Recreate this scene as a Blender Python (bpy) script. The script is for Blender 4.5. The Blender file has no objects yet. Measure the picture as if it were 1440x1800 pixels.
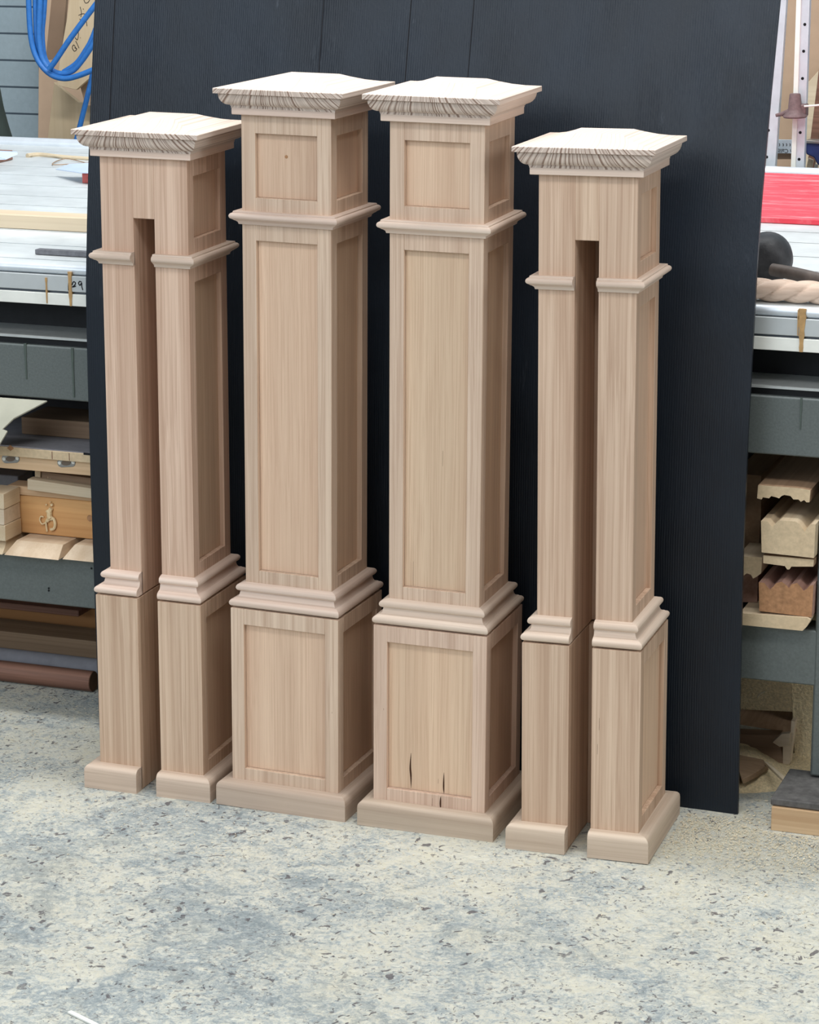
import bpy, bmesh, math, random
from mathutils import Vector, Matrix, Euler
random.seed(7)
S = bpy.context.scene
COL = S.collection
PI = math.pi

# ---------------------------------------------------------------- camera
CAM = Vector((1.32232606, -3.76831619, 1.54482555))
ROT = Euler((1.31619239, 0.00422660, 0.35264988), 'XYZ')
FPX = 4524.84                      # focal length in pixels of the 1440x1800 frame
cd = bpy.data.cameras.new('camera'); co = bpy.data.objects.new('camera', cd); COL.objects.link(co)
co.location = CAM; co.rotation_euler = ROT
cd.sensor_fit = 'HORIZONTAL'; cd.sensor_width = 36; cd.lens = 36 * FPX / 1440
cd.clip_start = .05; cd.clip_end = 60
S.camera = co
S.view_settings.view_transform = 'Standard'; S.view_settings.look = 'None'
S.view_settings.gamma = 1; S.view_settings.use_curve_mapping = False
S.view_settings.exposure = 0.0

# ---------------------------------------------------------------- world and lights
w = bpy.data.worlds.new('world'); S.world = w; w.use_nodes = True
bg = w.node_tree.nodes['Background']; bg.inputs[0].default_value = (.93, .97, 1, 1); bg.inputs[1].default_value = .27
def area(name, loc, size, power, target, col=(.99, 1, 1)):
    l = bpy.data.lights.new(name, 'AREA'); l.shape = 'RECTANGLE'; l.size, l.size_y = size; l.energy = power; l.color = col
    o = bpy.data.objects.new(name, l); COL.objects.link(o); o.location = loc
    o.rotation_euler = (Vector(target) - Vector(loc)).to_track_quat('-Z', 'Y').to_euler()
    return o
area('ceiling_batten', (-.1, -.12, 3.9), (2.6, .30), 122, (-.1, -.07, 0))
area('ceiling_batten', (.9, -2.6, 3.9), (2.8, .5), 62, (.3, -.6, .3))
area('ceiling_batten', (-.6, 1.6, 3.9), (3.0, .35), 64, (-.6, 1.5, 0), (.93, .97, 1))
area('front_left_fill', (-2.6, -7.6, 4.0), (6.0, 3.8), 315, (-.2, 0, .7), (.78, .89, 1))  # added bluish fill for post fronts and the black board's sheen, no known door
area('right_side_fill', (5.2, -1.6, 3.0), (2.0, 1.6), 60, (0, 0, .6), (.96, .98, 1))  # added fill from the right for the side faces, no known window

# ---------------------------------------------------------------- helpers
RM = ROT.to_matrix()
def at(u, v, x=None, y=None, z=None):
    """the point of the place seen at pixel (u, v) on the plane x=, y= or z= (metres)"""
    d = RM @ Vector(((u - 720) / FPX, -(v - 900) / FPX, -1))
    ax, val = (0, x) if x is not None else (1, y) if y is not None else (2, z)
    return CAM + d * ((val - CAM[ax]) / d[ax])

class MB:
    def __init__(s): s.bm = bmesh.new()
    def box(s, x0, x1, y0, y1, z0, z1, rot=None, piv=None):
        v = [Vector((x, y, z)) for z in (z0, z1) for y in (y0, y1) for x in (x0, x1)]
        if rot:
            c = Vector(piv) if piv else sum(v, Vector()) / 8
            R = Euler(rot).to_matrix(); v = [R @ (p - c) + c for p in v]
        b = [s.bm.verts.new(p) for p in v]
        for f in ((0, 2, 3, 1), (4, 5, 7, 6), (0, 1, 5, 4), (2, 6, 7, 3), (0, 4, 6, 2), (1, 3, 7, 5)):
            s.bm.faces.new([b[i] for i in f])
        return s
    def prism(s, poly, axis, a, b):
        def P(p, t):
            return (t, p[0], p[1]) if axis == 'x' else (p[0], t, p[1]) if axis == 'y' else (p[0], p[1], t)
        A = [s.bm.verts.new(P(p, a)) for p in poly]; B = [s.bm.verts.new(P(p, b)) for p in poly]
        n = len(poly)
        s.bm.faces.new(A); s.bm.faces.new(B[::-1])
        for i in range(n): s.bm.faces.new((A[i], B[i], B[(i + 1) % n], A[(i + 1) % n]))
        return s
    def slab(s, pts, thick):
        """polygon through world points, given real thickness along the vector thick"""
        t = Vector(thick); A = [s.bm.verts.new(p) for p in pts]; B = [s.bm.verts.new(Vector(p) + t) for p in pts]
        n = len(pts); s.bm.faces.new(A); s.bm.faces.new(B[::-1])
        for i in range(n): s.bm.faces.new((A[i], B[i], B[(i + 1) % n], A[(i + 1) % n]))
        return s
    def tube(s, pts, r, n=12, smooth=True):
        P = [Vector(p) for p in pts]
        if smooth and len(P) > 2:
            Q = []
            for i in range(len(P) - 1):
                p0, p1, p2, p3 = P[max(i - 1, 0)], P[i], P[i + 1], P[min(i + 2, len(P) - 1)]
                for k in range(8):
                    t = k / 8
                    Q.append(.5 * ((2 * p1) + (p2 - p0) * t + (2 * p0 - 5 * p1 + 4 * p2 - p3) * t * t + (3 * p1 - p0 - 3 * p2 + p3) * t ** 3))
            P = Q + [P[-1]]
        rings = []; nrm = None
        for i, p in enumerate(P):
            d = (P[min(i + 1, len(P) - 1)] - P[max(i - 1, 0)]).normalized()
            if nrm is None: nrm = d.orthogonal().normalized()
            nrm = (nrm - d * nrm.dot(d)).normalized(); bn = d.cross(nrm)
            rr = r(i / (len(P) - 1)) if callable(r) else r
            rings.append([s.bm.verts.new(p + rr * (math.cos(2 * PI * k / n) * nrm + math.sin(2 * PI * k / n) * bn)) for k in range(n)])
        for a, b in zip(rings, rings[1:]):
            for k in range(n): s.bm.faces.new((a[k], a[(k + 1) % n], b[(k + 1) % n], b[k]))
        s.bm.faces.new(rings[0][::-1]); s.bm.faces.new(rings[-1])
        return s
    def lathe(s, prof, c, axis, n=32, jitter=None):
        """prof: (distance along axis, radius)"""
        ax = Vector(axis).normalized(); u = ax.orthogonal().normalized(); v = ax.cross(u); c = Vector(c); rings = []
        for t, r in prof:
            rings.append([s.bm.verts.new(c + ax * t + max(r, 1e-5) * (math.cos(2 * PI * k / n) * u + math.sin(2 * PI * k / n) * v)) for k in range(n)])
        for a, b in zip(rings, rings[1:]):
            for k in range(n): s.bm.faces.new((a[k], a[(k + 1) % n], b[(k + 1) % n], b[k]))
        s.bm.faces.new(rings[0][::-1]); s.bm.faces.new(rings[-1])
        return s
    def ring(s, prof, gap=None):
        """moulding swept round a square post; prof = closed list of (half width, z); gap = (x0, x1) left open in the front"""
        n = len(prof)
        runs = [((1, -1), (1, 1), 1), ((1, 1), (-1, 1), 0), ((-1, 1), (-1, -1), 1)]
        runs += [(gap[1], (1, -1), 0), ((-1, -1), gap[0], 0)] if gap else [((-1, -1), (1, -1), 0)]
        for a, c, mi in runs:                       # every side has its own vertices, so the mitres stay crisp
            P = lambda q, o, z: s.bm.verts.new((q, -o, z) if not isinstance(q, tuple) else (q[0] * o, q[1] * o, z))
            A = [P(a, o, z) for o, z in prof]; B = [P(c, o, z) for o, z in prof]
            for i in range(n):
                f = s.bm.faces.new((A[i], B[i], B[(i + 1) % n], A[(i + 1) % n])); f.material_index = mi
            if not isinstance(a, tuple): s.bm.faces.new(A)
            if not isinstance(c, tuple): s.bm.faces.new(B[::-1])
        return s
    def build(s, name, m, parent=None, bevel=0, angle=35, keep=False, seg=2, m2=None):
        bmesh.ops.recalc_face_normals(s.bm, faces=s.bm.faces)
        loc = Vector((0, 0, 0))
        if parent is None and not keep:
            vs = [v.co for v in s.bm.verts]
            loc = Vector(((min(v.x for v in vs) + max(v.x for v in vs)) / 2, (min(v.y for v in vs) + max(v.y for v in vs)) / 2, min(v.z for v in vs)))
            bmesh.ops.translate(s.bm, verts=s.bm.verts, vec=-loc)
        elif parent is not None and not keep:
            pm = PM.get(parent.name)
            if pm is not None: bmesh.ops.transform(s.bm, matrix=pm, verts=s.bm.verts)
        me = bpy.data.meshes.new(name); s.bm.to_mesh(me); s.bm.free()
        for p in me.polygons: p.use_smooth = True
        me.set_sharp_from_angle(angle=math.radians(angle))
        me.materials.append(m)
        if m2: me.materials.append(m2)
        o = bpy.data.objects.new(name, me); COL.objects.link(o); o.location = loc
        if parent is not None: o.parent = parent
        if bevel:
            b = o.modifiers.new('bevel', 'BEVEL'); b.width = bevel; b.segments = seg; b.limit_method = 'ANGLE'; b.angle_limit = math.radians(40)
            b.harden_normals = False
        return o
PM = {}
def tag(o, label=None, cat=None, group=None, kind=None):
    if label: o['label'] = label
    if cat: o['category'] = cat
    if group: o['group'] = group
    if kind: o['kind'] = kind
    return o
def thing(name, label, cat, loc=(0, 0, 0), rot=(0, 0, 0), group=None, local=False):
    """Empty at the thing's base; with local=False its parts are given in world coordinates"""
    o = bpy.data.objects.new(name, None); COL.objects.link(o); o.location = loc; o.rotation_euler = rot
    o.empty_display_size = .05
    tag(o, label, cat, group)
    if not local:
        PM[o.name] = (Matrix.Translation(Vector(loc)) @ Euler(rot).to_matrix().to_4x4()).inverted()
    return o

# ---------------------------------------------------------------- materials
def srgb(r, g, b):
    f = lambda c: (c / 255 / 12.92) if c <= 10 else ((c / 255 + .055) / 1.055) ** 2.4
    return (f(r), f(g), f(b), 1)
class NT:
    def __init__(s, name):
        s.m = bpy.data.materials.new(name); s.m.use_nodes = True; s.t = s.m.node_tree
        s.b = s.t.nodes['Principled BSDF']; s.tc = s.t.nodes.new('ShaderNodeTexCoord')
    def n(s, typ, **kw):
        x = s.t.nodes.new(typ)
        for k, v in kw.items():
            if hasattr(x, k): setattr(x, k, v)
            else: x.inputs[k].default_value = v
        return x
    def l(s, a, b): s.t.links.new(a, b)
    def coords(s, scale, rand=True, rot=(0, 0, 0)):
        mp = s.n('ShaderNodeMapping'); mp.inputs['Scale'].default_value = scale; mp.inputs['Rotation'].default_value = rot
        src = s.tc.outputs['Object']
        if rand:
            oi = s.n('ShaderNodeObjectInfo'); mu = s.n('ShaderNodeMath', operation='MULTIPLY'); mu.inputs[1].default_value = 7.3
            s.l(oi.outputs['Random'], mu.inputs[0]); ad = s.n('ShaderNodeVectorMath', operation='ADD')
            s.l(src, ad.inputs[0]); s.l(mu.outputs[0], ad.inputs[1]); src = ad.outputs[0]
        s.l(src, mp.inputs['Vector']); return mp.outputs[0]
    def noise(s, vec, scale=1, detail=4, rough=.6, dist=0):
        x = s.n('ShaderNodeTexNoise'); x.inputs['Scale'].default_value = scale; x.inputs['Detail'].default_value = detail
        x.inputs['Roughness'].default_value = rough; x.inputs['Distortion'].default_value = dist
        if vec is not None: s.l(vec, x.inputs['Vector'])
        return x.outputs['Fac']
    def ramp(s, fac, stops, interp='LINEAR'):
        r = s.n('ShaderNodeValToRGB'); r.color_ramp.interpolation = interp; e = r.color_ramp.elements
        while len(e) < len(stops): e.new(.5)
        for q, (p, c) in zip(e, stops):
            q.position = p; q.color = c if len(c) == 4 else (*c, 1)
        s.l(fac, r.inputs[0]); return r.outputs[0]
    def mix(s, fac, a, b, mode='MIX'):
        x = s.n('ShaderNodeMix', data_type='RGBA', blend_type=mode)
        for sock, val in ((x.inputs[0], fac), (x.inputs[6], a), (x.inputs[7], b)):
            if isinstance(val, (int, float)): sock.default_value = val
            elif isinstance(val, tuple): sock.default_value = val
            else: s.l(val, sock)
        return x.outputs[2]
    def bump(s, h, strength=.3, dist=.001):
        b = s.n('ShaderNodeBump'); b.inputs['Strength'].default_value = strength; b.inputs['Distance'].default_value = dist
        s.l(h, b.inputs['Height']); s.l(b.outputs[0], s.b.inputs['Normal']); return b
    def out(s, col, rough=.6, spec=.3, metal=0):
        if isinstance(col, tuple): s.b.inputs['Base Color'].default_value = col
        else: s.l(col, s.b.inputs['Base Color'])
        s.b.inputs['Roughness'].default_value = rough; s.b.inputs['Specular IOR Level'].default_value = spec
        s.b.inputs['Metallic'].default_value = metal
        return s.m
BW = lambda v: (v, v, v, 1)
def wood(name, light, dark, axis='z', fine=260, band=45, tone=.35, streak=.5, rough=.55, var=.06):
    t = NT(name)
    k = {'x': 0, 'y': 1, 'z': 2}[axis]
    sc = [1, 1, 1]; sc[k] = .012
    c = t.coords(tuple(sc))
    wob = t.noise(t.coords(tuple(.25 if i == k else 1 for i in range(3))), 7, 2)
    add = t.n('ShaderNodeVectorMath', operation='ADD'); mu = t.n('ShaderNodeMath', operation='MULTIPLY'); mu.inputs[1].default_value = .007
    t.l(wob, mu.inputs[0]); t.l(c, add.inputs[0]); t.l(mu.outputs[0], add.inputs[1]); cc = add.outputs[0]
    f1 = t.noise(cc, fine, 3, .7); f2 = t.noise(cc, band, 3, .6); f3 = t.noise(t.coords(tuple(a * 1 for a in sc)), 11, 2, .5)
    base = t.mix(t.ramp(f2, [(.3, BW(0)), (.7, BW(1))]), light, dark)
    base = t.mix(tone, light, base)
    fs = t.ramp(f1, [(.36, BW(1)), (.56, BW(0))])
    fm = t.n('ShaderNodeMath', operation='MULTIPLY'); fm.inputs[1].default_value = streak; t.l(fs, fm.inputs[0])
    col = t.mix(fm.outputs[0], base, dark)
    big = t.ramp(f3, [(.3, BW(1 - var)), (.7, BW(1 + var))])
    col = t.mix(1.0, col, big, 'MULTIPLY')
    oi = t.n('ShaderNodeObjectInfo'); rr = t.n('ShaderNodeMapRange'); rr.inputs['To Min'].default_value = 1 - var; rr.inputs['To Max'].default_value = 1 + var
    t.l(oi.outputs['Random'], rr.inputs[0]); cb = t.n('ShaderNodeCombineXYZ')
    for i in range(3): t.l(rr.outputs[0], cb.inputs[i])
    col = t.mix(1.0, col, cb.outputs[0], 'MULTIPLY')
    fr_ = t.n('ShaderNodeMath', operation='FRACT'); m7 = t.n('ShaderNodeMath', operation='MULTIPLY'); m7.inputs[1].default_value = 13.7
    t.l(oi.outputs['Random'], m7.inputs[0]); t.l(m7.outputs[0], fr_.inputs[0])
    col = t.mix(1.0, col, t.ramp(fr_.outputs[0], [(0, (1.01, 1.0, .965, 1)), (1, (1.02, .975, .98, 1))]), 'MULTIPLY')
    t.bump(f1, .15, .0006)
    return t.out(col, rough, .25)
def plain(name, col, rough=.6, metal=0, spec=.3, nscale=40, amt=.1, bump=.1, dist=.001):
    t = NT(name); f = t.noise(t.coords((1, 1, 1)), nscale, 4)
    m = t.ramp(f, [(.3, BW(1 - amt)), (.7, BW(1 + amt))])
    c = t.mix(1.0, col, m, 'MULTIPLY')
    if bump: t.bump(f, bump, dist)
    return t.out(c, rough, spec, metal)

OAK_L, OAK_D = srgb(219, 196, 175), srgb(178, 148, 127)
M = {}
M['oak'] = wood('oak_vertical', OAK_L, OAK_D, 'z', fine=300, band=70, tone=.62, streak=.55)
M['oak_leg'] = wood('oak_leg', srgb(219, 193, 170), srgb(174, 142, 119), 'z', fine=240, band=65, tone=.7, streak=.6)
M['oak_panel'] = wood('oak_panel', srgb(222, 195, 168), srgb(184, 150, 124), 'z', fine=420, band=30, tone=.45, streak=.45)
for ax in 'xy':
    M['oak_x' if ax == 'x' else 'oak_y'] = wood('oak_moulding_' + ax, srgb(226, 208, 192), srgb(190, 164, 146), ax, fine=200, band=70, tone=.5, streak=.35)
    M['oak_plinth' if ax == 'x' else 'oak_plinth_y'] = wood('oak_plinth_' + ax, srgb(206, 188, 170), srgb(166, 144, 126), ax, fine=180, band=50, tone=.6, streak=.4)
def cap_mat(ztop):
    t = NT('oak_end_grain')
    sx = t.n('ShaderNodeSeparateXYZ'); t.l(t.tc.outputs['Object'], sx.inputs[0])
    dz = t.n('ShaderNodeMath', operation='SUBTRACT'); dz.inputs[0].default_value = ztop + .075; t.l(sx.outputs[2], dz.inputs[1])
    xo = t.n('ShaderNodeMath', operation='ADD'); xo.inputs[1].default_value = .012; t.l(sx.outputs[0], xo.inputs[0])
    dv = t.n('ShaderNodeMath', operation='DIVIDE'); t.l(xo.outputs[0], dv.inputs[0]); t.l(dz.outputs[0], dv.inputs[1])
    oi = t.n('ShaderNodeObjectInfo'); of = t.n('ShaderNodeMath', operation='MULTIPLY'); of.inputs[1].default_value = 9.; t.l(oi.outputs['Random'], of.inputs[0])
    # rings are tighter towards the glue line: compress the fan with a signed square root
    ab = t.n('ShaderNodeMath', operation='ABSOLUTE'); t.l(dv.outputs[0], ab.inputs[0])
    pw = t.n('ShaderNodeMath', operation='POWER'); pw.inputs[1].default_value = .75; t.l(ab.outputs[0], pw.inputs[0])
    sg = t.n('ShaderNodeMath', operation='SIGN'); t.l(dv.outputs[0], sg.inputs[0])
    mm = t.n('ShaderNodeMath', operation='MULTIPLY'); t.l(pw.outputs[0], mm.inputs[0]); t.l(sg.outputs[0], mm.inputs[1])
    wob = t.noise(t.coords((1, .15, 1)), 14, 2); wm = t.n('ShaderNodeMath', operation='MULTIPLY'); wm.inputs[1].default_value = .05; t.l(wob, wm.inputs[0])
    a1 = t.n('ShaderNodeMath', operation='ADD'); t.l(mm.outputs[0], a1.inputs[0]); t.l(wm.outputs[0], a1.inputs[1])
    a2 = t.n('ShaderNodeMath', operation='ADD'); t.l(a1.outputs[0], a2.inputs[0]); t.l(of.outputs[0], a2.inputs[1])
    cb = t.n('ShaderNodeCombineXYZ'); t.l(a2.outputs[0], cb.inputs[0])
    f = t.noise(cb.outputs[0], 24, 1, .5)
    lines = t.ramp(f, [(.40, BW(1)), (.54, BW(0))])
    # the faces the rings run out on (front and back) show them strongly, the long-grain faces faintly
    ge = t.n('ShaderNodeNewGeometry'); vt = t.n('ShaderNodeVectorTransform', vector_type='NORMAL', convert_from='WORLD', convert_to='OBJECT')
    t.l(ge.outputs['True Normal'], vt.inputs[0]); sn = t.n('ShaderNodeSeparateXYZ'); t.l(vt.outputs[0], sn.inputs[0])
    an = t.n('ShaderNodeMath', operation='ABSOLUTE'); t.l(sn.outputs[1], an.inputs[0])
    st = t.ramp(an.outputs[0], [(.25, BW(.34)), (.6, BW(.85))])
    fm = t.n('ShaderNodeMath', operation='MULTIPLY'); t.l(st, fm.inputs[0]); t.l(lines, fm.inputs[1])
    col = t.mix(fm.outputs[0], srgb(216, 198, 184), srgb(122, 90, 72))
    t.bump(lines, .1, .0004)
    return t.out(col, .55, .3)
M['cap_tall'] = cap_mat(1.1775); M['cap_short'] = cap_mat(1.1073)

# black brushed board
t = NT('black_brushed_board')
c = t.coords((1, 1, .012), False); wob = t.noise(t.coords((1, 1, .5), False), 3, 2)
sx = t.n('ShaderNodeSeparateXYZ'); t.l(t.tc.outputs['Object'], sx.inputs[0])
wm = t.n('ShaderNodeMath', operation='MULTIPLY_ADD'); wm.inputs[1].default_value = .018; t.l(wob, wm.inputs[0]); t.l(sx.outputs[0], wm.inputs[2])
fr = t.n('ShaderNodeMath', operation='MULTIPLY'); fr.inputs[1].default_value = 2 * PI / .0040; t.l(wm.outputs[0], fr.inputs[0])
sn = t.n('ShaderNodeMath', operation='SINE'); t.l(fr.outputs[0], sn.inputs[0])
patch = t.noise(t.coords((1, 1, .35), False), 9, 3); pr = t.ramp(patch, [(.40, BW(.05)), (.68, BW(.8))])
hh = t.n('ShaderNodeMath', operation='MULTIPLY'); t.l(sn.outputs[0], hh.inputs[0]); t.l(pr, hh.inputs[1])
fine = t.noise(c, 420, 3, .7)
h2 = t.n('ShaderNodeMath', operation='MULTIPLY_ADD'); h2.inputs[1].default_value = 2.6; t.l(fine, h2.inputs[0]); t.l(hh.outputs[0], h2.inputs[2])
t.bump(h2.outputs[0], .45, .0006)
wear = t.noise(t.coords((1, 1, .03), False), 120, 4, .7); wp = t.noise(t.coords((1, 1, .4), False), 7, 3)
wr = t.ramp(wear, [(.60, BW(0)), (.72, BW(1))]); wq = t.ramp(wp, [(.5, BW(0)), (.72, BW(.30))])
ww = t.n('ShaderNodeMath', operation='MULTIPLY'); t.l(wr, ww.inputs[0]); t.l(wq, ww.inputs[1])
cl = t.noise(t.coords((1, 1, .6), False), 5, 4); tone = t.mix(t.ramp(cl, [(.3, BW(0)), (.7, BW(1))]), srgb(22, 26, 32), srgb(27, 35, 45))
M['black'] = t.out(t.mix(ww.outputs[0], tone, srgb(104, 112, 122)), .42, .30)

# floor: dusty concrete
t = NT('dusty_concrete')
c1 = t.coords((1, 1, 1), False)
big = t.noise(c1, 3.6, 10, .72, .5); med = t.noise(c1, 21, 8, .75, 1.2); fin = t.noise(c1, 150, 4, .75)
def fmul(a, k, add=None):
    x = t.n('ShaderNodeMath', operation='MULTIPLY_ADD'); x.inputs[1].default_value = k; t.l(a, x.inputs[0])
    if add is None: x.inputs[2].default_value = 0
    elif isinstance(add, (int, float)): x.inputs[2].default_value = add
    else: t.l(add, x.inputs[2])
    return x.outputs[0]
crumb = t.noise(c1, 75, 6, .8, 1.6)
h0 = fmul(crumb, .42, fmul(fin, .22, fmul(med, .42, fmul(big, .52, -.06))))
sx = t.n('ShaderNodeSeparateXYZ'); t.l(t.tc.outputs['Object'], sx.inputs[0])
# sawdust lies thicker near the foot of the posts and towards the right
near = t.n('ShaderNodeMapRange'); near.inputs['From Min'].default_value = -1.3; near.inputs['From Max'].default_value = .1; near.inputs['To Max'].default_value = .075
t.l(sx.outputs[1], near.inputs[0]); rgt = t.n('ShaderNodeMapRange'); rgt.inputs['From Min'].default_value = -.6; rgt.inputs['From Max'].default_value = .6; rgt.inputs['To Max'].default_value = .03
t.l(sx.outputs[0], rgt.inputs[0])
h1 = t.n('ShaderNodeMath', operation='ADD'); t.l(near.outputs[0], h1.inputs[0]); t.l(rgt.outputs[0], h1.inputs[1])
h2_ = t.n('ShaderNodeMath', operation='ADD'); t.l(h1.outputs[0], h2_.inputs[0]); t.l(h0, h2_.inputs[1]); hh_ = h2_.outputs[0]
col = t.ramp(hh_, [(.65, srgb(142, 152, 154)), (.73, srgb(164, 172, 173)), (.775, srgb(190, 194, 188)), (.82, srgb(212, 211, 199)), (.93, srgb(220, 216, 196))])
hue = t.noise(c1, 5.5, 4, .6); col = t.mix(t.ramp(hue, [(.52, BW(0)), (.70, BW(.35))]), col, srgb(216, 208, 182))
# dark pits and chips, irregular, in drifts
def chips(scale, loc, lo, hi, ms, mlo, mhi, stretch=(1, 1, 1), det=2, rot=.5):
    mp = t.n('ShaderNodeMapping'); mp.inputs['Location'].default_value = loc; mp.inputs['Scale'].default_value = stretch; mp.inputs['Rotation'].default_value = (0, 0, rot)
    t.l(t.tc.outputs['Object'], mp.inputs[0])
    n_ = t.noise(mp.outputs[0], scale, det, .55, .6); a = t.ramp(n_, [(lo, BW(0)), (hi, BW(1))])
    k = t.noise(mp.outputs[0], ms, 3, .6); b_ = t.ramp(k, [(mlo, BW(0)), (mhi, BW(1))])
    m = t.n('ShaderNodeMath', operation='MULTIPLY'); t.l(a, m.inputs[0]); t.l(b_, m.inputs[1]); return m.outputs[0]
s1 = chips(52, (1.3, .2, 0), .635, .67, 6, .44, .54, (1.25, 1, 1)); s2 = chips(105, (4.3, 2.2, 0), .60, .65, 9, .40, .55, (1.2, 1, 1)); s3 = chips(26, (7.1, 3.3, 0), .665, .70, 4, .46, .54, (1.2, 1, 1), det=4)
s4 = chips(80, (9.1, 1.3, 0), .57, .68, 5, .40, .60, (1, 1.2, 1), det=5)
col = t.mix(fmul(s4, .6), col, srgb(130, 130, 128)); col = t.mix(fmul(s2, .8), col, srgb(122, 120, 120)); col = t.mix(fmul(s1, .85), col, srgb(100, 95, 98)); col = t.mix(fmul(s3, .85), col, srgb(98, 90, 92))
wh = t.noise(c1, 260, 3, .7); col = t.mix(t.ramp(wh, [(.62, BW(0)), (.70, BW(.65))]), col, srgb(226, 224, 214))
pit = fmul(s1, -.35, fmul(s3, -.35, h0)); t.bump(pit, .8, .012)
M['floor'] = t.out(col, .85, .2)

# painted block wall
t = NT('painted_blockwork')
mp = t.n('ShaderNodeMapping'); mp.inputs['Rotation'].default_value = (PI / 2, 0, 0); t.l(t.tc.outputs['Object'], mp.inputs[0])
br = t.n('ShaderNodeTexBrick'); t.l(mp.outputs[0], br.inputs['Vector']); br.inputs['Scale'].default_value = 1
br.inputs['Brick Width'].default_value = .31; br.inputs['Row Height'].default_value = .0775; br.inputs['Mortar Size'].default_value = .003; br.inputs['Mortar Smooth'].default_value = .2
br.inputs['Color1'].default_value = srgb(150, 165, 172); br.inputs['Color2'].default_value = srgb(158, 172, 178); br.inputs['Mortar'].default_value = srgb(70, 82, 92)
nf = t.noise(t.coords((1, 1, 1), False), 60, 4)
col = t.mix(1., br.outputs['Color'], t.ramp(nf, [(.3, BW(.93)), (.7, BW(1.05))]), 'MULTIPLY')
iv = t.n('ShaderNodeMath', operation='SUBTRACT'); iv.inputs[0].default_value = 1; t.l(br.outputs['Fac'], iv.inputs[1]); t.bump(iv.outputs[0], .6, .006)
M['wall'] = t.out(col, .7, .3)

M['alu'] = plain('aluminium_extrusion', srgb(214, 220, 226), .38, .35, .5, 30, .06, .05)
M['alu_top'] = plain('worn_aluminium_top', srgb(208, 212, 212), .45, .25, .4, 14, .10, .05)
M['alu_face'] = plain('anodised_face', srgb(186, 190, 190), .5, .2, .4, 20, .05, .05)
M['slot'] = plain('slot_shadow_gap', srgb(95, 100, 108), .6, .3, .3, 20, .05, 0)  # grey colour stands in for the shade inside the fascia slot
M['steel'] = plain('grey_hammered_paint', srgb(92, 98, 96), .5, .0, .45, 260, .12, .25, .001)
M['dark'] = plain('bench_shade_black', srgb(28, 29, 31), .6, 0, .3, 40, .2, .1)  # near-black painted in for shade in the bench recess, gap and backing
M['footplate'] = plain('dusty_black_plate', srgb(92, 90, 88), .8, 0, .3, 50, .35, .3)
M['ledge'] = plain('bright_steel_edge', srgb(195, 198, 196), .35, .5, .5, 60, .08, .05)
M['glue'] = plain('dried_glue', srgb(176, 140, 92), .4, 0, .5, 60, .25, .3)
M['ink'] = plain('black_ink', srgb(22, 22, 26), .6, 0, .2, 20, .05, 0)
M['hose'] = plain('blue_hose_rubber', srgb(44, 108, 178), .45, 0, .4, 90, .12, .08)
M['card'] = plain('brown_board', srgb(178, 152, 128), .85, 0, .15, 12, .06, .08)
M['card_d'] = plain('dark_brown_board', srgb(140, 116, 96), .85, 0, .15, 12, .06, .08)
M['red'] = None
t = NT('scuffed_red_board'); f = t.noise(t.coords((1.2, 9, 1)), 5, 6, .7, .8); M['red'] = t.out(t.mix(t.ramp(f, [(.5, BW(0)), (.72, BW(.75))]), srgb(226, 68, 84), srgb(244, 176, 180)), .5, .3)
M['mallet'] = plain('blackened_mallet', srgb(52, 52, 54), .5, 0, .4, 45, .45, .5, .002)
M['handle'] = plain('grimy_handle', srgb(92, 82, 76), .55, 0, .35, 40, .3, .3)
M['twist'] = wood('twisted_moulding_wood', srgb(222, 202, 184), srgb(170, 142, 122), 'x', fine=120, band=40, tone=.5, streak=.4)
M['pine_y'] = wood('pine_along_y', srgb(216, 200, 174), srgb(182, 156, 124), 'y', fine=160, band=40, tone=.6, streak=.35)
M['pine_x'] = wood('pine_along_x', srgb(210, 182, 148), srgb(172, 136, 100), 'x', fine=120, band=26, tone=.7, streak=.35)
M['pine_o'] = wood('orange_pine', srgb(222, 176, 122), srgb(178, 122, 72), 'x', fine=90, band=14, tone=.85, streak=.3)
M['pine_pale'] = wood('pale_pine', srgb(210, 196, 172), srgb(178, 158, 130), 'x', fine=140, band=26, tone=.6, streak=.3)
M['brown_x'] = wood('brown_board_x', srgb(168, 142, 116), srgb(122, 98, 76), 'x', fine=160, band=30, tone=.7, streak=.4)
M['brown_y'] = wood('brown_board_y', srgb(176, 148, 120), srgb(132, 104, 80), 'y', fine=160, band=30, tone=.7, streak=.4)
M['red_y'] = wood('reddish_board_y', srgb(196, 160, 146), srgb(150, 112, 98), 'y', fine=160, band=30, tone=.7, streak=.4)
M['dark_x'] = wood('dark_timber', srgb(150, 112, 96), srgb(98, 70, 58), 'x', fine=160, band=30, tone=.7, streak=.5)
M['end'] = plain('sawn_end_grain', srgb(200, 178, 146), .75, 0, .2, 120, .12, .2)
M['end_b'] = plain('brown_end_grain', srgb(164, 122, 88), .75, 0, .2, 110, .25, .3)
M['dusttop'] = plain('dusty_grey_top', srgb(140, 138, 142), .85, 0, .2, 60, .08, .1)
M['white'] = plain('white_coated_sheet', srgb(230, 230, 222), .5, 0, .3, 20, .06, .05)
M['blue_sheet'] = plain('pale_blue_plastic', srgb(192, 206, 226), .35, 0, .5, 20, .06, .05)
M['red_block'] = plain('worn_red_paint', srgb(172, 84, 80), .6, 0, .3, 60, .2, .1)
M['steelbar'] = plain('grey_rusty_bar', srgb(112, 112, 116), .5, .4, .4, 90, .25, .3)
M['iron'] = plain('brown_cast_iron', srgb(112, 92, 92), .6, .1, .35, 130, .2, .3)
M['bluetool'] = plain('dark_blue_tool_paint', srgb(42, 56, 108), .45, 0, .5, 60, .2, .2)
M['green'] = plain('dark_green_canvas', srgb(56, 64, 60), .9, 0, .15, 30, .15, .2)
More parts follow.
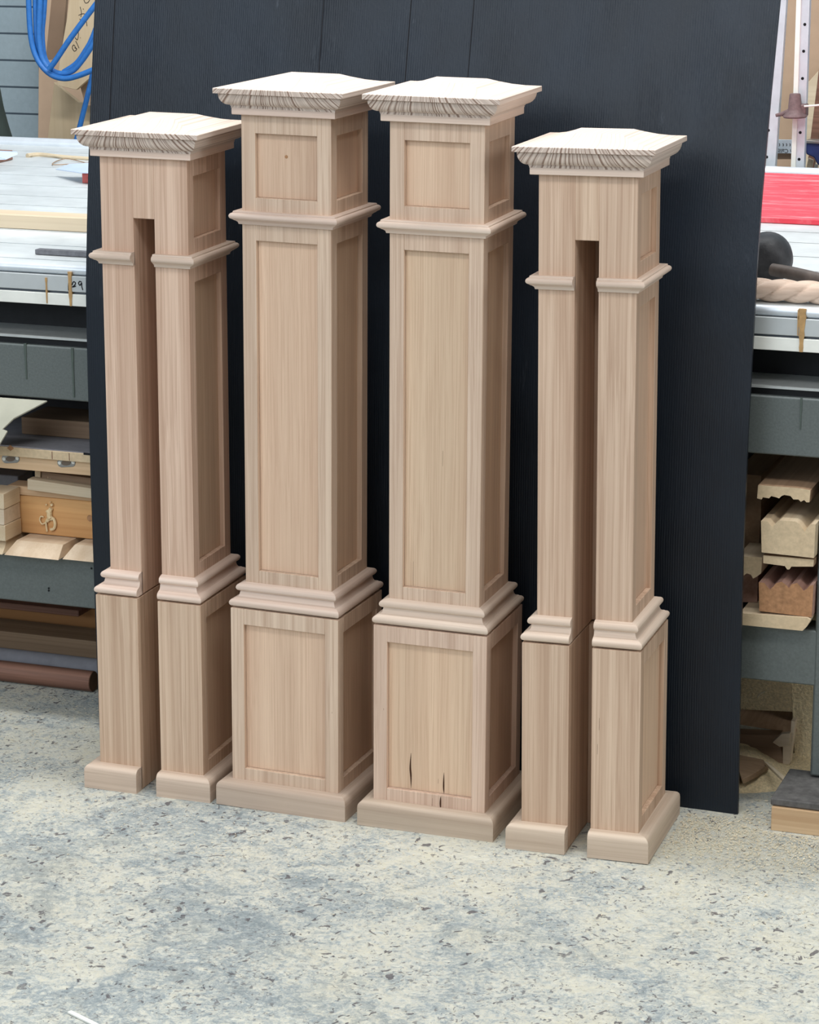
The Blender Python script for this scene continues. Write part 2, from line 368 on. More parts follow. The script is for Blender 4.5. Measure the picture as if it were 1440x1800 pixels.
M['sawdust'] = plain('sawdust', srgb(226, 206, 166), .95, 0, .1, 220, .2, .8, .004)
M['shav'] = plain('wood_shaving', srgb(222, 210, 184), .85, 0, .15, 60, .12, 0)
M['level'] = plain('pale_ruler_face', srgb(196, 208, 216), .4, 0, .4, 20, .03, 0)
M['chrome'] = plain('nickel_plate', srgb(150, 148, 144), .35, .7, .5, 60, .1, .05)
M['recess'] = plain('recess_shadow', srgb(112, 98, 86), .6, .3, .4, 60, .1, .05)
M['pale_sheet'] = plain('pale_sheet', srgb(172, 170, 154), .6, 0, .2, 20, .08, .05)
M['foam'] = plain('dried_foam', srgb(222, 198, 156), .6, 0, .3, 90, .1, .2)

# ================================================================ the setting
tag(MB().box(-7, 5, -7, 3.0, -.1, 0).build('floor', M['floor'], keep=True), 'dusty pitted concrete workshop floor covered in cream sawdust', kind='structure')
tag(MB().box(-7, 5, 3.0, 3.15, 0, 3.2).build('wall_back', M['wall'], keep=True), 'blue-grey painted block wall behind the workbench', kind='structure')

# ================================================================ black board behind the posts
def lerp(tab, z):
    for (z0, a), (z1, b) in zip(tab, tab[1:]):
        if z <= z1:
            t = (z - z0) / (z1 - z0); t = max(0, t); return a + (b - a) * t
    (z0, a), (z1, b) = tab[-2:]; return b + (b - a) / (z1 - z0) * (z - z1)
RT = [(0, .1295), (.22, .119), (.45, .112), (.65, .1225), (.8, .139), (.90, .150), (1.0, .168), (1.15, .208), (1.3, .256)]
LT = [(0, .163), (.2, .163), (.45, .164), (.65, .167), (.8, .172), (.92, .186), (1.04, .202), (1.16, .222), (1.3, .246)]
b = MB(); nx, nz = 16, 60; H = 1.62; XL, XR = -.728, .454; F = []; Bk = []
for i in range(nx + 1):
    x = XL + (XR - XL) * i / nx; fa = []; ba = []
    for j in range(nz + 1):
        z = H * j / nz; s_ = i / nx
        y = lerp(LT, z) * (1 - s_) + lerp(RT, z) * s_
        fa.append(b.bm.verts.new((x, y, z))); ba.append(b.bm.verts.new((x, y + .008, z)))
    F.append(fa); Bk.append(ba)
for i in range(nx):
    for j in range(nz):
        b.bm.faces.new((F[i][j], F[i + 1][j], F[i + 1][j + 1], F[i][j + 1])); b.bm.faces.new((Bk[i][j], Bk[i][j + 1], Bk[i + 1][j + 1], Bk[i + 1][j]))
for j in range(nz):
    for i in (0, nx): b.bm.faces.new((F[i][j], F[i][j + 1], Bk[i][j + 1], Bk[i][j]))
for i in range(nx):
    for j in (0, nz): b.bm.faces.new((F[i][j], Bk[i][j], Bk[i + 1][j], F[i + 1][j]))
board = b.build('black_board', M['black'])
tag(board, 'tall black brushed-grain board leaning against the workbench behind the wooden posts', 'board')
board.location.y += 0
bo = board.location.copy()
for i, (u, dr) in enumerate(((200, .001), (565, .0008), (718, .0009), (828, .0008))):
    x = at(u, 60, y=.235).x
    g = MB()
    pts = []
    for j in range(0, nz + 1, 2):
        z = H * j / nz; s_ = (x - XL) / (XR - XL); y = lerp(LT, z) * (1 - s_) + lerp(RT, z) * s_
        pts.append((x - bo.x, y - bo.y, z - bo.z))
    g.tube(pts, dr, 6, smooth=False)
    g.build('board_joint', M['ink'], board, keep=True)

# ================================================================ newel posts
WP, WS, WZ, WC = .095, .0759, .1155, .1089
ZPB, ZPT, ZSB = .0383, .3393, .3751
RC = .0092
SL, SR = -.0192, .0177; SD = .125       # stair slot: left, right, depth
def arc(cx, cz, r, a0, a1, n=6, rz=None):
    rz = rz or r
    return [(cx + r * math.cos(math.radians(a0 + (a1 - a0) * i / n)), cz + rz * math.sin(math.radians(a0 + (a1 - a0) * i / n))) for i in range(n + 1)]
def panel_case(b, w, z0, z1, wins, stile, sides):
    """framed square case; wins = list of (z0, z1) window openings on the given sides"""
    c = w - RC
    b.box(-c, c, -c, c, z0, z1) if 'slot' not in sides else None
def face_box(b, side, a0, a1, d0, d1, z0, z1):
    # a = along face, d = outwards distance from centre
    if side == 'F': b.box(a0, a1, -d1, -d0, z0, z1)
    if side == 'B': b.box(a0, a1, d0, d1, z0, z1)
    if side == 'R': b.box(d0, d1, a0, a1, z0, z1)
    if side == 'L': b.box(-d1, -d0, a0, a1, z0, z1)
def case(root, name, w, z0, z1, wins, stile, sides, slot=None):
    """square case with recessed panels on sides; slot = z top of the stair slot or None"""
    b = MB(); c = w - RC
    if slot is None:
        b.box(-c, c, -c, c, z0, z1)
        for (sx_, sy_) in ((-1, -1), (1, -1), (1, 1), (-1, 1)):
            xa, xb = sorted((sx_ * (w - stile), sx_ * w)); ya, yb = sorted((sy_ * (w - stile), sy_ * w))
            b.box(xa, xb, ya, yb, z0, z1)
        if 'B' not in sides: b.box(-w + stile, w - stile, c, w, z0, z1)
    else:
        ztop = min(slot, z1)
        # solid front, slot cut from the front and the foot upwards
        lo, hi = ((c if 'L' in sides else w), (c if 'R' in sides else w))
        for s_, inner, sd_ in ((-1, SL, 'L'), (1, SR, 'R')):
            k_ = c if sd_ in sides else w
            poly = [(inner, -w), (s_ * w, -w), (s_ * w, -w + stile), (s_ * k_, -w + stile), (s_ * k_, w - stile), (s_ * w, w - stile), (s_ * w, w), (inner, w)]
            b.prism(poly, 'z', z0, z1)
        b.box(SL, SR, -w + SD, w, z0, ztop)
        if slot < z1:
            bb = MB(); bb.box(SL, SR, -w, w, slot, z1); bb.build('slot_infill_block', M['oak_leg'], root, bevel=.0005, keep=True)
    edges = [z0] + [z for wn in wins for z in wn] + [z1]
    for sd in sides:
        for k in range(0, len(edges), 2):
            face_box(b, sd, -w + stile, w - stile, c, w, edges[k], edges[k + 1])
    o = b.build(name, M['oak'] if slot is None else M['oak_leg'], root, bevel=.0007, keep=True)
    for sd in sides:
        for (a, z) in wins:
            p = MB(); e = .0006
            face_box(p, sd, -w + stile + e, w - stile - e, c - .002, c + .0008, a + e, z - e)
            p.build('recessed_panel', M['oak_panel'], root, keep=True)
    return o
def newel(label, loc, rot, tall, sides):
    root = thing('newel_post', label, 'newel post', loc, rot, 'wooden newel posts in a row', local=True)
    if tall: zbb, zbt, zst, zct, slot = .9648, .9855, 1.1358, 1.1775, None
    else: zbb, zbt, zst, zct, slot = .8912, .9138, 1.0639, 1.1073, .9665
    gap = None if tall else (SL, SR)
    capm = M['cap_tall'] if tall else M['cap_short']
    # plinth: square skirt with rounded top edge
    pz = ZPB + .003
    prof = [(WP - .004, 0), (WZ, 0), (WZ, pz - .012)] + arc(WZ - .010, pz - .010, .010, 0, 90, 5)[1:] + [(WP - .004, pz)]
    MB().ring(prof, gap).build('plinth', M['oak_plinth'], root, keep=True, m2=M['oak_plinth_y'])
    case(root, 'pedestal', WP, 0.0006, ZPT - .0025, [(ZPB + .0235, ZPT - .029)], .023, sides, slot)
    # base moulding: lower roll, fillet, cove, upper roll
    z = ZPT; h = ZSB - ZPT
    prof = [(WS - .004, z), (.0915, z)] + arc(.0905, z + .0065, .0065, -80, 85, 7) + [(.0895, z + .0142), (.0885, z + .0142)]
    prof += [(.0885 - .0055 * math.sin(math.radians(a)), z + .0142 + .0095 * (1 - math.cos(math.radians(a)))) for a in (20, 40, 60, 80)]
    prof += [(.0825, z + .0245)] + arc(.0822, z + .0310, .0062, -70, 88, 7) + [(.079, z + .0385), (WS - .004, z + .0390)]
    MB().ring(prof, gap).build('base_moulding', M['oak_x'], root, keep=True, m2=M['oak_y'])
    zsill = ZSB + .0235
    case(root, 'shaft', WS, ZPT, zst + .006, [(zsill, zbb - .026), (zbt + .021, zst - .029)], .0235, sides, slot)
    # belt moulding: flat top, bead, stepped cove under
    z0 = zbb - .0005
    prof = [(WS - .004, z0), (WS + .0042, z0), (WS + .0052, z0 + .0035), (WS + .0085, z0 + .0062), (WS + .0092, z0 + .0062), (WS + .0118, z0 + .0082)]
    prof += [(WS + .0112 + .0050 * math.cos(math.radians(a)), z0 + .0135 + .0050 * math.sin(math.radians(a))) for a in (-70, -45, -20, 5, 30, 55, 78)]
    prof += [(WS + .0112, z0 + .0185), (WS + .0112, z0 + .0203), (WS + .0104, z0 + .0212), (WS - .004, z0 + .0212)]
    MB().ring(prof, gap).build('belt_moulding', M['oak_x'], root, keep=True, m2=M['oak_y'])
    # neck band and cap
    MB().ring([(WS - .004, zst), (.0862, zst), (.0870, zst + .0008), (.0870, zst + .0105), (WS - .004, zst + .0105)]).build('neck_band', M['oak_x'], root, keep=True, m2=M['oak_y'])
    b = MB()
    zc0 = zst + .0105; zo = zct - .0082; hz = zo - zc0 - .0046
    prof = [(.0876, zc0), (.0876, zc0 + .0028), (.0886, zc0 + .0028), (.0886, zc0 + .0046)]
    prof += [(.0890 + .0137 * math.sin(math.radians(a)), zc0 + .0046 + hz * .94 * (1 - math.cos(math.radians(a)))) for a in (10, 25, 40, 55, 70, 82, 90)]
    prof += [(.1027, zo), (WC - .0004, zo), (WC, zo + .0004), (WC, zct - .0006), (WC - .0006, zct)]
    prof += [(.090, zct + .0018), (.072, zct + .0052), (.055, zct + .0102), (.0410, zct + .0150)]
    cs = ((1, -1), (1, 1), (-1, 1), (-1, -1))
    for k in range(4):
        p_, q_ = cs[k], cs[(k + 1) % 4]
        A = [b.bm.verts.new((p_[0] * o, p_[1] * o, zz)) for o, zz in prof]; B = [b.bm.verts.new((q_[0] * o, q_[1] * o, zz)) for o, zz in prof]
        for i in range(len(prof) - 1): b.bm.faces.new((A[i], B[i], B[i + 1], A[i + 1]))
    o, zz = prof[-1]; b.bm.faces.new([b.bm.verts.new((p_[0] * o, p_[1] * o, zz)) for p_ in cs])
    o, zz = prof[0]; b.bm.faces.new([b.bm.verts.new((p_[0] * o, p_[1] * o, zz)) for p_ in cs][::-1])
    b.build('cap', capm, root, keep=True, angle=24)
    return root
P1 = newel('short slotted wooden newel post at the left end of the row of four', (-.5, 0, 0), (.0056, .0115, .0140), False, 'RL')
P2 = newel('tall panelled wooden newel post without cracks, beside the left slotted post', (-.25355, -.00115, 0), (.0001, .0115, -.0171), True, 'FRL')
P3 = newel('tall panelled wooden newel post with dark cracks in its lowest front panel', (-.00291, -.00588, 0), (.0065, .0112, .0131), True, 'FRL')
P4 = newel('short slotted wooden newel post, rightmost of the row, in front of bare black board', (.25247, -.01777, 0), (-.0082, -.0069, .0356), False, 'RL')
# cracks and specks in the third post's panels, knot in the second's
def crack(root, name, pts, r, y):
    b = MB(); b.tube([(x, y, z) for x, z in pts], lambda t: r * math.sin(PI * min(max(t, .04), .97)) + .0001, 6)
    for v in b.bm.verts: v.co.y = y + (v.co.y - y) * .25
    return b.build(name, M['crackc'], root, keep=True)
M['crackc'] = plain('crack_dark', srgb(70, 46, 34), .8, 0, .1, 40, .1, 0)
yp = -(WP - RC) - .0009
crack(P3, 'crack', [(-.0330, .064), (-.0335, .085), (-.0345, .100), (-.0335, .124)], .0016, yp)
crack(P3, 'crack', [(.0232, .062), (.0225, .075), (.0228, .098)], .0012, yp)
crack(P3, 'crack', [(.0205, .037), (.0200, .048), (.0205, .060)], .0013, -WP - .0002)
crack(P3, 'crack', [(.0060, .041), (.0065, .055)], .0006, -WP - .0002)
crack(P3, 'crack', [(.0130, .078), (.0135, .086)], .0006, yp)
crack(P3, 'crack', [(-.0380, .400), (-.0375, .44)], .0004, -(WS - RC) - .0009)
crack(P3, 'crack', [(.010, .60), (.0103, .625)], .0005, -(WS - RC) - .0009)
crack(P4, 'grain_check', [(.030, .205), (.0303, .225)], .0006, -WP - .0002)
crack(P4, 'grain_check', [(-.0725 + .1, .165), (.0278, .182)], .0005, -WP - .0002)
crack(P2, 'pin_knot', [(.0845, .178), (.0845, .181)], .0008, -WP - .0002)
crack(P3, 'pin_knot', [(-.0775, .195), (-.0775, .198)], .0008, -WP - .0002)
b = MB(); b.lathe([(-.0001, .0028), (.0003, .0022)], (-.003, -(WS - RC) - .0009, 1.072), (0, 1, 0), 14); b.build('knot', M['end_b'], P2, keep=True)

# ================================================================ workbench
TY = .20; TB = 1.86; XA, XB = -3.4, 1.9
bench = thing('workbench', 'long workbench with grey steel frame and pale grooved aluminium top', 'workbench', (-.75, 1.0, 0))
zt = .831
# grooved top as one extrusion profile (y, z)
prof = [(TY + .012, zt - .052), (TY + .012, zt - .001)]
gy = [.259, .413, .565, .72, .88, 1.01, 1.164, 1.314, 1.459, 1.62, 1.73]
for g in gy: prof += [(g - .0032, zt), (g - .003, zt - .02), (g + .003, zt - .02), (g + .0032, zt)]
prof += [(TB, zt), (TB, zt - .052)]
MB().prism(prof, 'x', XA, XB).build('table_top', M['alu_top'], bench)
b = MB(); b.tube([(XA, TB - .01, zt + .004), (XB, TB - .01, zt + .004)], .014, 14); b.build('back_rim', M['alu'], bench)
b = MB(); b.tube([(XA, TY + .010, zt - .007), (XB, TY + .010, zt - .007)], .0085, 14); b.build('front_rim', M['alu'], bench)
MB().box(XA, XB, TY, TY + .02, .7870, .8150).build('front_fascia', M['alu_face'], bench, bevel=.0012)
MB().box(XA, XB, TY + .006, TY + .02, .7830, .7870).build('fascia_gap', M['slot'], bench)
MB().box(XA, XB, TY, TY + .02, .7620, .7830).build('front_fascia', M['white'], bench, bevel=.001)
MB().box(XA, XB, TY + .10, TY + .12, .600, .7790).build('recess_back', M['dark'], bench)  # back of the recess, its shade put into the colour
MB().box(XA, XB, TY + .001, TY + .10, .7000, .7040).build('frame_ledge', M['ledge'], bench)
MB().box(XA, XB, TY + .010, TY + .09, .6880, .7000).build('frame_gap_shade', M['dark'], bench)  # solid dark strip drawn for the shade in the gap
b = MB().box(XA, XB, TY, TY + .095, .5920, .6880); b.build('frame_rail', M['steel'], bench, bevel=.003)
MB().box(XA, .575, TY, TY + .06, .2110, .3050).build('frame_rail', M['steel'], bench, bevel=.003)
for x in (-2.3, .557):
    MB().box(x, x + .10, TY - .001, TY + .10, .056, .590).build('leg', M['steel'], bench, bevel=.004)
    MB().box(x + .0, x + .10, 1.70, 1.80, 0, .780).build('leg', M['steel'], bench, bevel=.004)
    b = MB(); b.box(x - .040, x + .14, .085, .232, .041, .053); b.build('foot_plate', M['footplate'], bench, bevel=.002)
# crossmembers under the top; added dark sheet stands in for deep under-bench shade
MB().box(XA, XB, .98, 1.0, .055, .775).build('shade_sheet', M['dark'], bench)
for x in (.38, -1.6): MB().box(x, x + .06, TY + .1, .98, .62, .70).build('cross_member', M['steel'], bench)
# glue drips and pen marks on the fascia
def drip(u0, v0, v1, wpx, mat='glue', y=TY, seedv=0):
    a = at(u0, v0, y=y - .0006); c = at(u0, v1, y=y - .0006); wdt = wpx / 1080
    rnd = random.Random(u0 + v0)
    b = MB(); n = 10; L = []; R_ = []
    for i in range(n + 1):
        t_ = i / n; z = a.z + (c.z - a.z) * t_; ww = wdt / 2 * (1 - .5 * t_) * rnd.uniform(.75, 1.2); L.append((a.x - ww, z)); R_.append((a.x + ww, z))
    b.prism(L + R_[::-1], 'y', y - .0016, y + .004)
    return b.build('glue_drip', M[mat], bench)
drip(122.5, 478, 538, 9); drip(81, 488, 533, 4); drip(1411, 543, 619, 13); drip(1404, 545, 590, 3)
M['steel_drip'] = plain('old_drip', srgb(74, 84, 78), .5, 0, .4, 60, .1, .1)
drip(44, 604, 666, 5, 'steel_drip'); drip(127, 612, 698, 6, 'steel_drip'); drip(1409, 700, 755, 4, 'steel_drip')
def stroke(name, pix, rpx, y, parent, mat='ink', yoff=.0004, flat=.2, scale=1080):
    pts = [at(u, v, y=y - yoff) for u, v in pix]
    b = MB(); b.tube(pts, rpx / scale, 6)
    for v in b.bm.verts: v.co.y = (y - yoff) + (v.co.y - (y - yoff)) * flat
    return b.build(name, M[mat], parent)
stroke('pen_mark', [(121, 495), (120.3, 503), (120.5, 511)], 1.2, TY, bench)
stroke('pen_mark', [(126.5, 501), (129, 495.5), (132.5, 497), (131.5, 501), (127.5, 504.5), (130.5, 504), (133.5, 503)], 1.1, TY, bench)
stroke('pen_mark', [(143.5, 496), (140, 494.8), (138, 498), (140.5, 501.5), (143.5, 497.5), (143.6, 503), (145.5, 510)], 1.1, TY, bench)
for u, v in ((86, 1034), (86, 1038), (161, 999)):
    p = at(u, v, y=TY); MB().lathe([(0, .0018), (.003, .0018)], (p.x, TY - .0012, p.z), (0, 1, 0), 10).build('screw_hole', M['ink'], bench)
# block under the foot
tag(MB().box(.520, .74, .08, .232, 0, .040).build('wooden_block', M['pine_x'], bevel=.001), 'pale pine block on the floor under the black foot plate of the workbench', 'wooden block')

# ================================================================ things on the bench top, left
ZT = zt + .0008
def bx(name, mat, label, cat, x0, x1, y0, y1, z0, z1, bevel=.001, rot=None, group=None):
    return tag(MB().box(x0, x1, y0, y1, z0, z1, rot).build(name, M[mat], bevel=bevel), label, cat, group)
a0 = at(0, 395, z=ZT); 
bx('pine_plank', 'pine_pale', 'long pale pine plank lying across the workbench top left of the black board', 'plank', -1.9, -.35, .575, .635, ZT, ZT + .026)
bx('steel_bar', 'steelbar', 'grey flat steel bar lying near the front edge of the workbench top', 'metal bar', at(75, 443, z=ZT).x, -.45, .30, .318, ZT, ZT + .009, .001, (0, 0, -.01))
def sheet(name, pix, zs, mat, label, cat, lift=.012):
    b = MB(); pts = [at(u, v, z=z) for (u, v), z in zip(pix, zs)]
    b.slab(pts, (0, 0, -.0022)); return tag(b.build(name, M[mat], bevel=.0005), label, cat)
sheet('plastic_sheet', [(-60, 262), (30, 266), (31, 270), (10, 279), (-60, 281)], [ZT + .045, ZT + .045, ZT + .040, ZT + .026, ZT + .026], 'blue_sheet', 'pale blue plastic sheet resting near the back left corner of the workbench top', 'plastic sheet')
tag(MB().box(at(0, 284, z=ZT).x - .25, at(8, 284, z=ZT).x, 1.46, 1.56, ZT, ZT + .022).build('dark_offcut', M['dark_x'], bevel=.001), 'dark offcut propping up the pale blue sheet at the back left', 'wood offcut')
sheet('plastic_sheet', [(98, 297), (122, 288), (190, 284), (190, 304), (140, 303)], [ZT + .016, ZT + .030, ZT + .034, ZT + .030, ZT + .024], 'blue_sheet', 'pale blue plastic sheet on a red block beside the black board', 'plastic sheet')
p = at(149, 322, z=ZT)
bx('red_block', 'red_block', 'small worn red block under the pale blue sheet beside the black board', 'block', p.x - .006, p.x + .08, p.y, p.y + .05, ZT, ZT + .022)
b = MB(); pts = [at(u, v, z=ZT + .0025) for u, v in ((150, 286), (115, 279), (92, 289), (130, 288), (165, 285))]
b.tube(pts, .0012, 6); tag(b.build('thin_wire', M['brown_x']), 'thin bent brown wire on the back of the bench top', 'wire')
b = MB(); b.tube([at(u, v, z=ZT + .003) for u, v in ((48, 274), (70, 272), (112, 276), (160, 279))], lambda t: .006 * (1 - .3 * t), 8)
tag(b.build('wood_splinter', M['pine_pale']), 'long pale wood splinter lying behind the thin wire on the bench top', 'splinter')

# green tapered bag standing behind the bench, left
c = at(-45, 250, y=2.05)
b = MB(); b.lathe([(-.9, .13), (-.02, .105), (0, .100), (.045, .088), (.09, .078), (.2, .062), (.32, .05)], (c.x, 2.05, c.z), (0, 0, 1), 40)
tag(b.build('canvas_cover', M['green']), 'dark green tapered canvas cover at the far left behind the workbench', 'cover')

# sheets leaning on the wall, left
def lean(name, pix, y, mat, label, cat, thick=.012, ys=None):
    b = MB(); pts = [at(u, v, y=(ys[i] if ys else y)) for i, (u, v) in enumerate(pix)]
    b.slab(pts, (0, thick, 0)); return tag(b.build(name, M[mat], bevel=.0008), label, cat)
lean('brown_sheet', [(66, 330), (260, 330), (260, -80), (70, -80)], 2.75, 'card', 'wide brown board leaning on the block wall behind the hanging blue hose', 'board', .012, [2.72, 2.72, 2.9, 2.9])
lean('pine_plank', [(98, -80), (123, -80), (108, 95), (94, 105), (80, 105)], 2.55, 'card_d', 'narrow brown board behind the blue hose with a darker face', 'board', .014)
M['plank_z'] = wood('pale_plank', srgb(216, 198, 168), srgb(188, 164, 130), 'z', fine=70, band=14, tone=.6, streak=.25)
lean('pine_plank', [(74, 330), (240, 330), (240, 180), (138, 180), (126, 170), (95, 145), (92, 170)], 2.5, 'plank_z', 'pale timber sheet standing low behind the bench under the blue hose', 'timber sheet', .014)
wp = lean('pine_plank', [(100, 150), (134, 158), (200, 100), (200, -60), (130, -60), (118, 30), (105, 105)], 2.42, 'plank_z', 'pale plank with black handwriting behind the blue hose', 'plank', .014)
PM[wp.name] = Matrix.Translation(-wp.location)
wy = 2.42
for pix in ([(147, -2), (150, 5), (155, 4), (158, -1)], [(141, 12), (143, 22), (142, 30)], [(138, 27), (146, 24), (151, 26)], [(146, 15), (147, 17)],
            [(140, 33), (143, 38), (141, 42)], [(152, 38), (153, 46)], [(136, 52), (138, 60), (136, 70), (132, 66)], [(141, 66), (141.6, 67)],
            [(133, 72), (137, 80), (139, 85)], [(134, 86), (130, 79), (127, 84), (131, 90), (135, 86), (131, 84)]):
    stroke('handwriting', pix, .7, wy, wp, scale=760)
lean('pine_plank', [(135, 130), (240, 110), (240, 185), (150, 186)], 2.46, 'card', 'small brown board end wedged below the plank with handwriting', 'board', .012)
# blue hose coil
hose = thing('blue_hose', 'coiled blue air hose hanging in loops behind the left of the bench', 'hose', at(105, 140, y=2.1))
HY = 2.1
loops = [([(50, -60), (51, 20), (56, 75), (68, 108), (88, 130), (112, 138), (138, 133), (175, 118)], HY),
         ([(62, -60), (63, 30), (67, 80), (80, 112), (100, 128), (125, 126), (146, 104), (175, 60)], HY + .012),
         ([(73, -60), (69, 40), (69, 70), (74, 100), (84, 118), (92, 120)], HY + .004),
         ([(82, -60), (77, 20), (74, 60), (78, 100), (90, 122)], HY + .02),
         ([(86, 122), (98, 106), (122, 70), (150, 32), (190, -20)], HY - .012),
         ([(112, 127), (134, 112), (150, 90), (162, 68), (180, 20)], HY + .025)]
for pix, y in loops:
    MB().tube([at(u, v, y=y) for u, v in pix], .0072, 14).build('hose_loop', M['hose'], hose)
MB().tube([at(u, v, y=HY + .06) for u, v in ((165, 120), (156, 160), (146, 200), (136, 240), (131, 262), (130, 330))], .0068, 14).build('hose_tail', M['hose'], hose)

# ================================================================ things on the bench top, right, and behind it
rb = at(1400, 392, z=ZT)
tag(MB().box(.06, 1.7, 1.105, 1.79, ZT, ZT + .010).build('red_board', M['red'], bevel=.001), 'scuffed red board lying flat on the back half of the workbench top', 'board')
# rope-twist moulding
b = MB(); n, L = 72, 300; x0, x1, yc, R0 = .30, 1.15, .249, .0185; rings = []
for i in range(L + 1):
    x = x0 + (x1 - x0) * i / L; rg = []
    for k in range(n):
        th = 2 * PI * k / n; r = R0 * (.66 + .34 * abs(math.sin(1.5 * (th + x * 52))) ** .55)
        rg.append(b.bm.verts.new((x, yc + r * math.cos(th) * 1.15, ZT + R0 * .97 + r * math.sin(th))))
    rings.append(rg)
for a, c_ in zip(rings, rings[1:]):
    for k in range(n): b.bm.faces.new((a[k], a[(k + 1) % n], c_[(k + 1) % n], c_[k]))
b.bm.faces.new(rings[0]); b.bm.faces.new(rings[-1][::-1])
tag(b.build('twisted_moulding', M['twist'], angle=60), 'pale rope-twist wooden moulding lying along the front edge of the bench top', 'moulding')
# mallet
hc = Vector((.412, .42, ZT + .0425))
mal = thing('mallet', 'blackened round-headed mallet lying on the bench beside the black board', 'mallet', (hc.x, hc.y, ZT))
MB().lathe([(-.052, .001), (-.051, .018), (-.046, .030), (-.034, .038), (-.015, .0415), (.02, .0415), (.04, .037), (.052, .028), (.056, .016), (.057, .001)], hc, (.25, -1, .0), 36).build('mallet_head', M['mallet'], mal)
ha = at(1358, 474, y=.352); hb_ = at(1395, 481, y=.335); hd = at(1460, 497, y=.30)
MB().tube([ha, hb_, hd, hd + (hd - hb_) * .9], lambda t: .0105 + .002 * t, 16).build('handle', M['handle'], mal)
# brown boards behind, right
lean('brown_sheet', [(1250, 380), (1560, 380), (1560, -80), (1250, -80)], 2.5, 'card', 'large brown board standing behind the sash clamps at the right', 'board', .016)
lean('brown_sheet', [(1419, 147), (1452, 110), (1560, 110), (1560, 380), (1413, 380)], 2.44, 'pine_pale', 'paler board with a slanted top edge behind the dark bar at the right', 'board', .016)
# sash clamps
def barpix(name, quad, y, depth, mat, parent):
    b = MB(); pts = [at(u, v, y=y) for u, v in quad]; b.slab(pts, (0, depth, 0)); return b.build(name, M[mat], parent, bevel=.0008)
CY = 1.93
def rail(lbl, fl, wid_face, u_top, u_bot, holes):
    """aluminium clamp bar standing from the floor behind the bench; u_* = centre pixel at rows 0 and 300"""
    p0 = at(u_top, 0, y=CY); p1 = at(u_bot, 300, y=CY); d = (p0 - p1) / (p0.z - p1.z)
    lo = p1 - d * p1.z; hi = p0 + d * .25
    th = thing('sash_clamp', lbl, 'clamp', lo)
    w_ = wid_face / 2
    sec = [(-w_, -.008), (w_, -.008), (w_, .012), (-w_, .012)]
    b = MB(); A = [b.bm.verts.new(lo + Vector((a, c_, 0))) for a, c_ in sec]; B = [b.bm.verts.new(hi + Vector((a, c_, 0))) for a, c_ in sec]
    b.bm.faces.new(A); b.bm.faces.new(B[::-1])
    for i in range(4): b.bm.faces.new((A[i], B[i], B[(i + 1) % 4], A[(i + 1) % 4]))
    b.build('clamp_bar', M['alu'], th, bevel=.001)
    # raised bright edge flange
    b = MB(); sec = [(-w_ - .0015, -.013), (-w_ + .009, -.013), (-w_ + .009, .002), (-w_ - .0015, .002)]
    A = [b.bm.verts.new(lo + Vector((a, c_, 0))) for a, c_ in sec]; B = [b.bm.verts.new(hi + Vector((a, c_, 0))) for a, c_ in sec]
    b.bm.faces.new(A); b.bm.faces.new(B[::-1])
    for i in range(4): b.bm.faces.new((A[i], B[i], B[(i + 1) % 4], A[(i + 1) % 4]))
    b.build('bar_flange', M['white'], th, bevel=.001)
    for (u, v) in holes:
        p = at(u, v, y=CY - .008)
        MB().lathe([(-.0005, .0034), (.001, .0034)], p, (0, 1, 0), 12).build('peg_hole', M['ink'], th)
    return th
rail('pale aluminium sash clamp bar half hidden by the right edge of the black board', 0, .030, 1372, 1352, [(1351, 229), (1348, 276)])
cl = rail('pale aluminium sash clamp with a brown cast iron jaw at the right', 0, .027, 1414, 1404, [(1415, 43), (1413, 90), (1411, 138), (1407, 233), (1405, 280)])
jc = at(1397, 207, y=CY - .03)
MB().lathe([(0, .024), (.003, .027), (.006, .026), (.012, .019), (.020, .0155), (.050, .0125), (.053, .011)], jc + Vector((.001, 0, 0)), (-.03, 0, 1), 28).build('cast_jaw', M['iron'], cl)
MB().box(jc.x + .004, jc.x + .025, jc.y - .004, jc.y + .03, jc.z + .002, jc.z + .030).build('jaw_slide', M['iron'], cl, bevel=.003)
MB().tube([at(1364, 203, y=CY - .03), at(1380, 199, y=CY - .03), at(1392, 194, y=CY - .03)], lambda t: .0035 + .004 * t, 10).build('jaw_lip', M['iron'], cl)
MB().tube([at(1414, 187, y=CY - .035), at(1462, 183, y=CY - .035)], .0022, 8, smooth=False).build('tommy_bar', M['white'], cl)
# ruler with print
ry = 1.99
rl = tag(MB().slab([at(1340, 269, y=ry), at(1412, 270, y=ry), at(1412, 246, y=ry), at(1340, 245, y=ry)], (0, .004, 0)).build('ruler', M['level'], bevel=.0005), 'pale printed ruler fixed level between the two sash clamps', 'ruler')
PM[rl.name] = Matrix.Translation(-rl.location)
for u in (1370, 1376.5, 1382.5, 1388.5): stroke('ruler_mark', [(u, 252), (u + 1, 255), (u, 257)], .6, ry, rl, scale=755)
fc = bpy.data.curves.new('ruler_text', 'FONT'); fc.body = 'Man Calibrate'; fc.size = .0125; fc.align_x = 'CENTER'; fc.extrude = .0002
tmp = bpy.data.objects.new('ruler_text', fc); COL.objects.link(tmp)
dg = bpy.context.evaluated_depsgraph_get(); dg.update(); me = bpy.data.meshes.new_from_object(tmp.evaluated_get(dg)); bpy.data.objects.remove(tmp)
me.materials.clear(); me.materials.append(M['ink'])
fo = bpy.data.objects.new('ruler_print', me); COL.objects.link(fo); fo.parent = rl
fo.location = at(1378, 262, y=ry - .0006) - rl.location; fo.rotation_euler = (PI / 2, PI, 0)
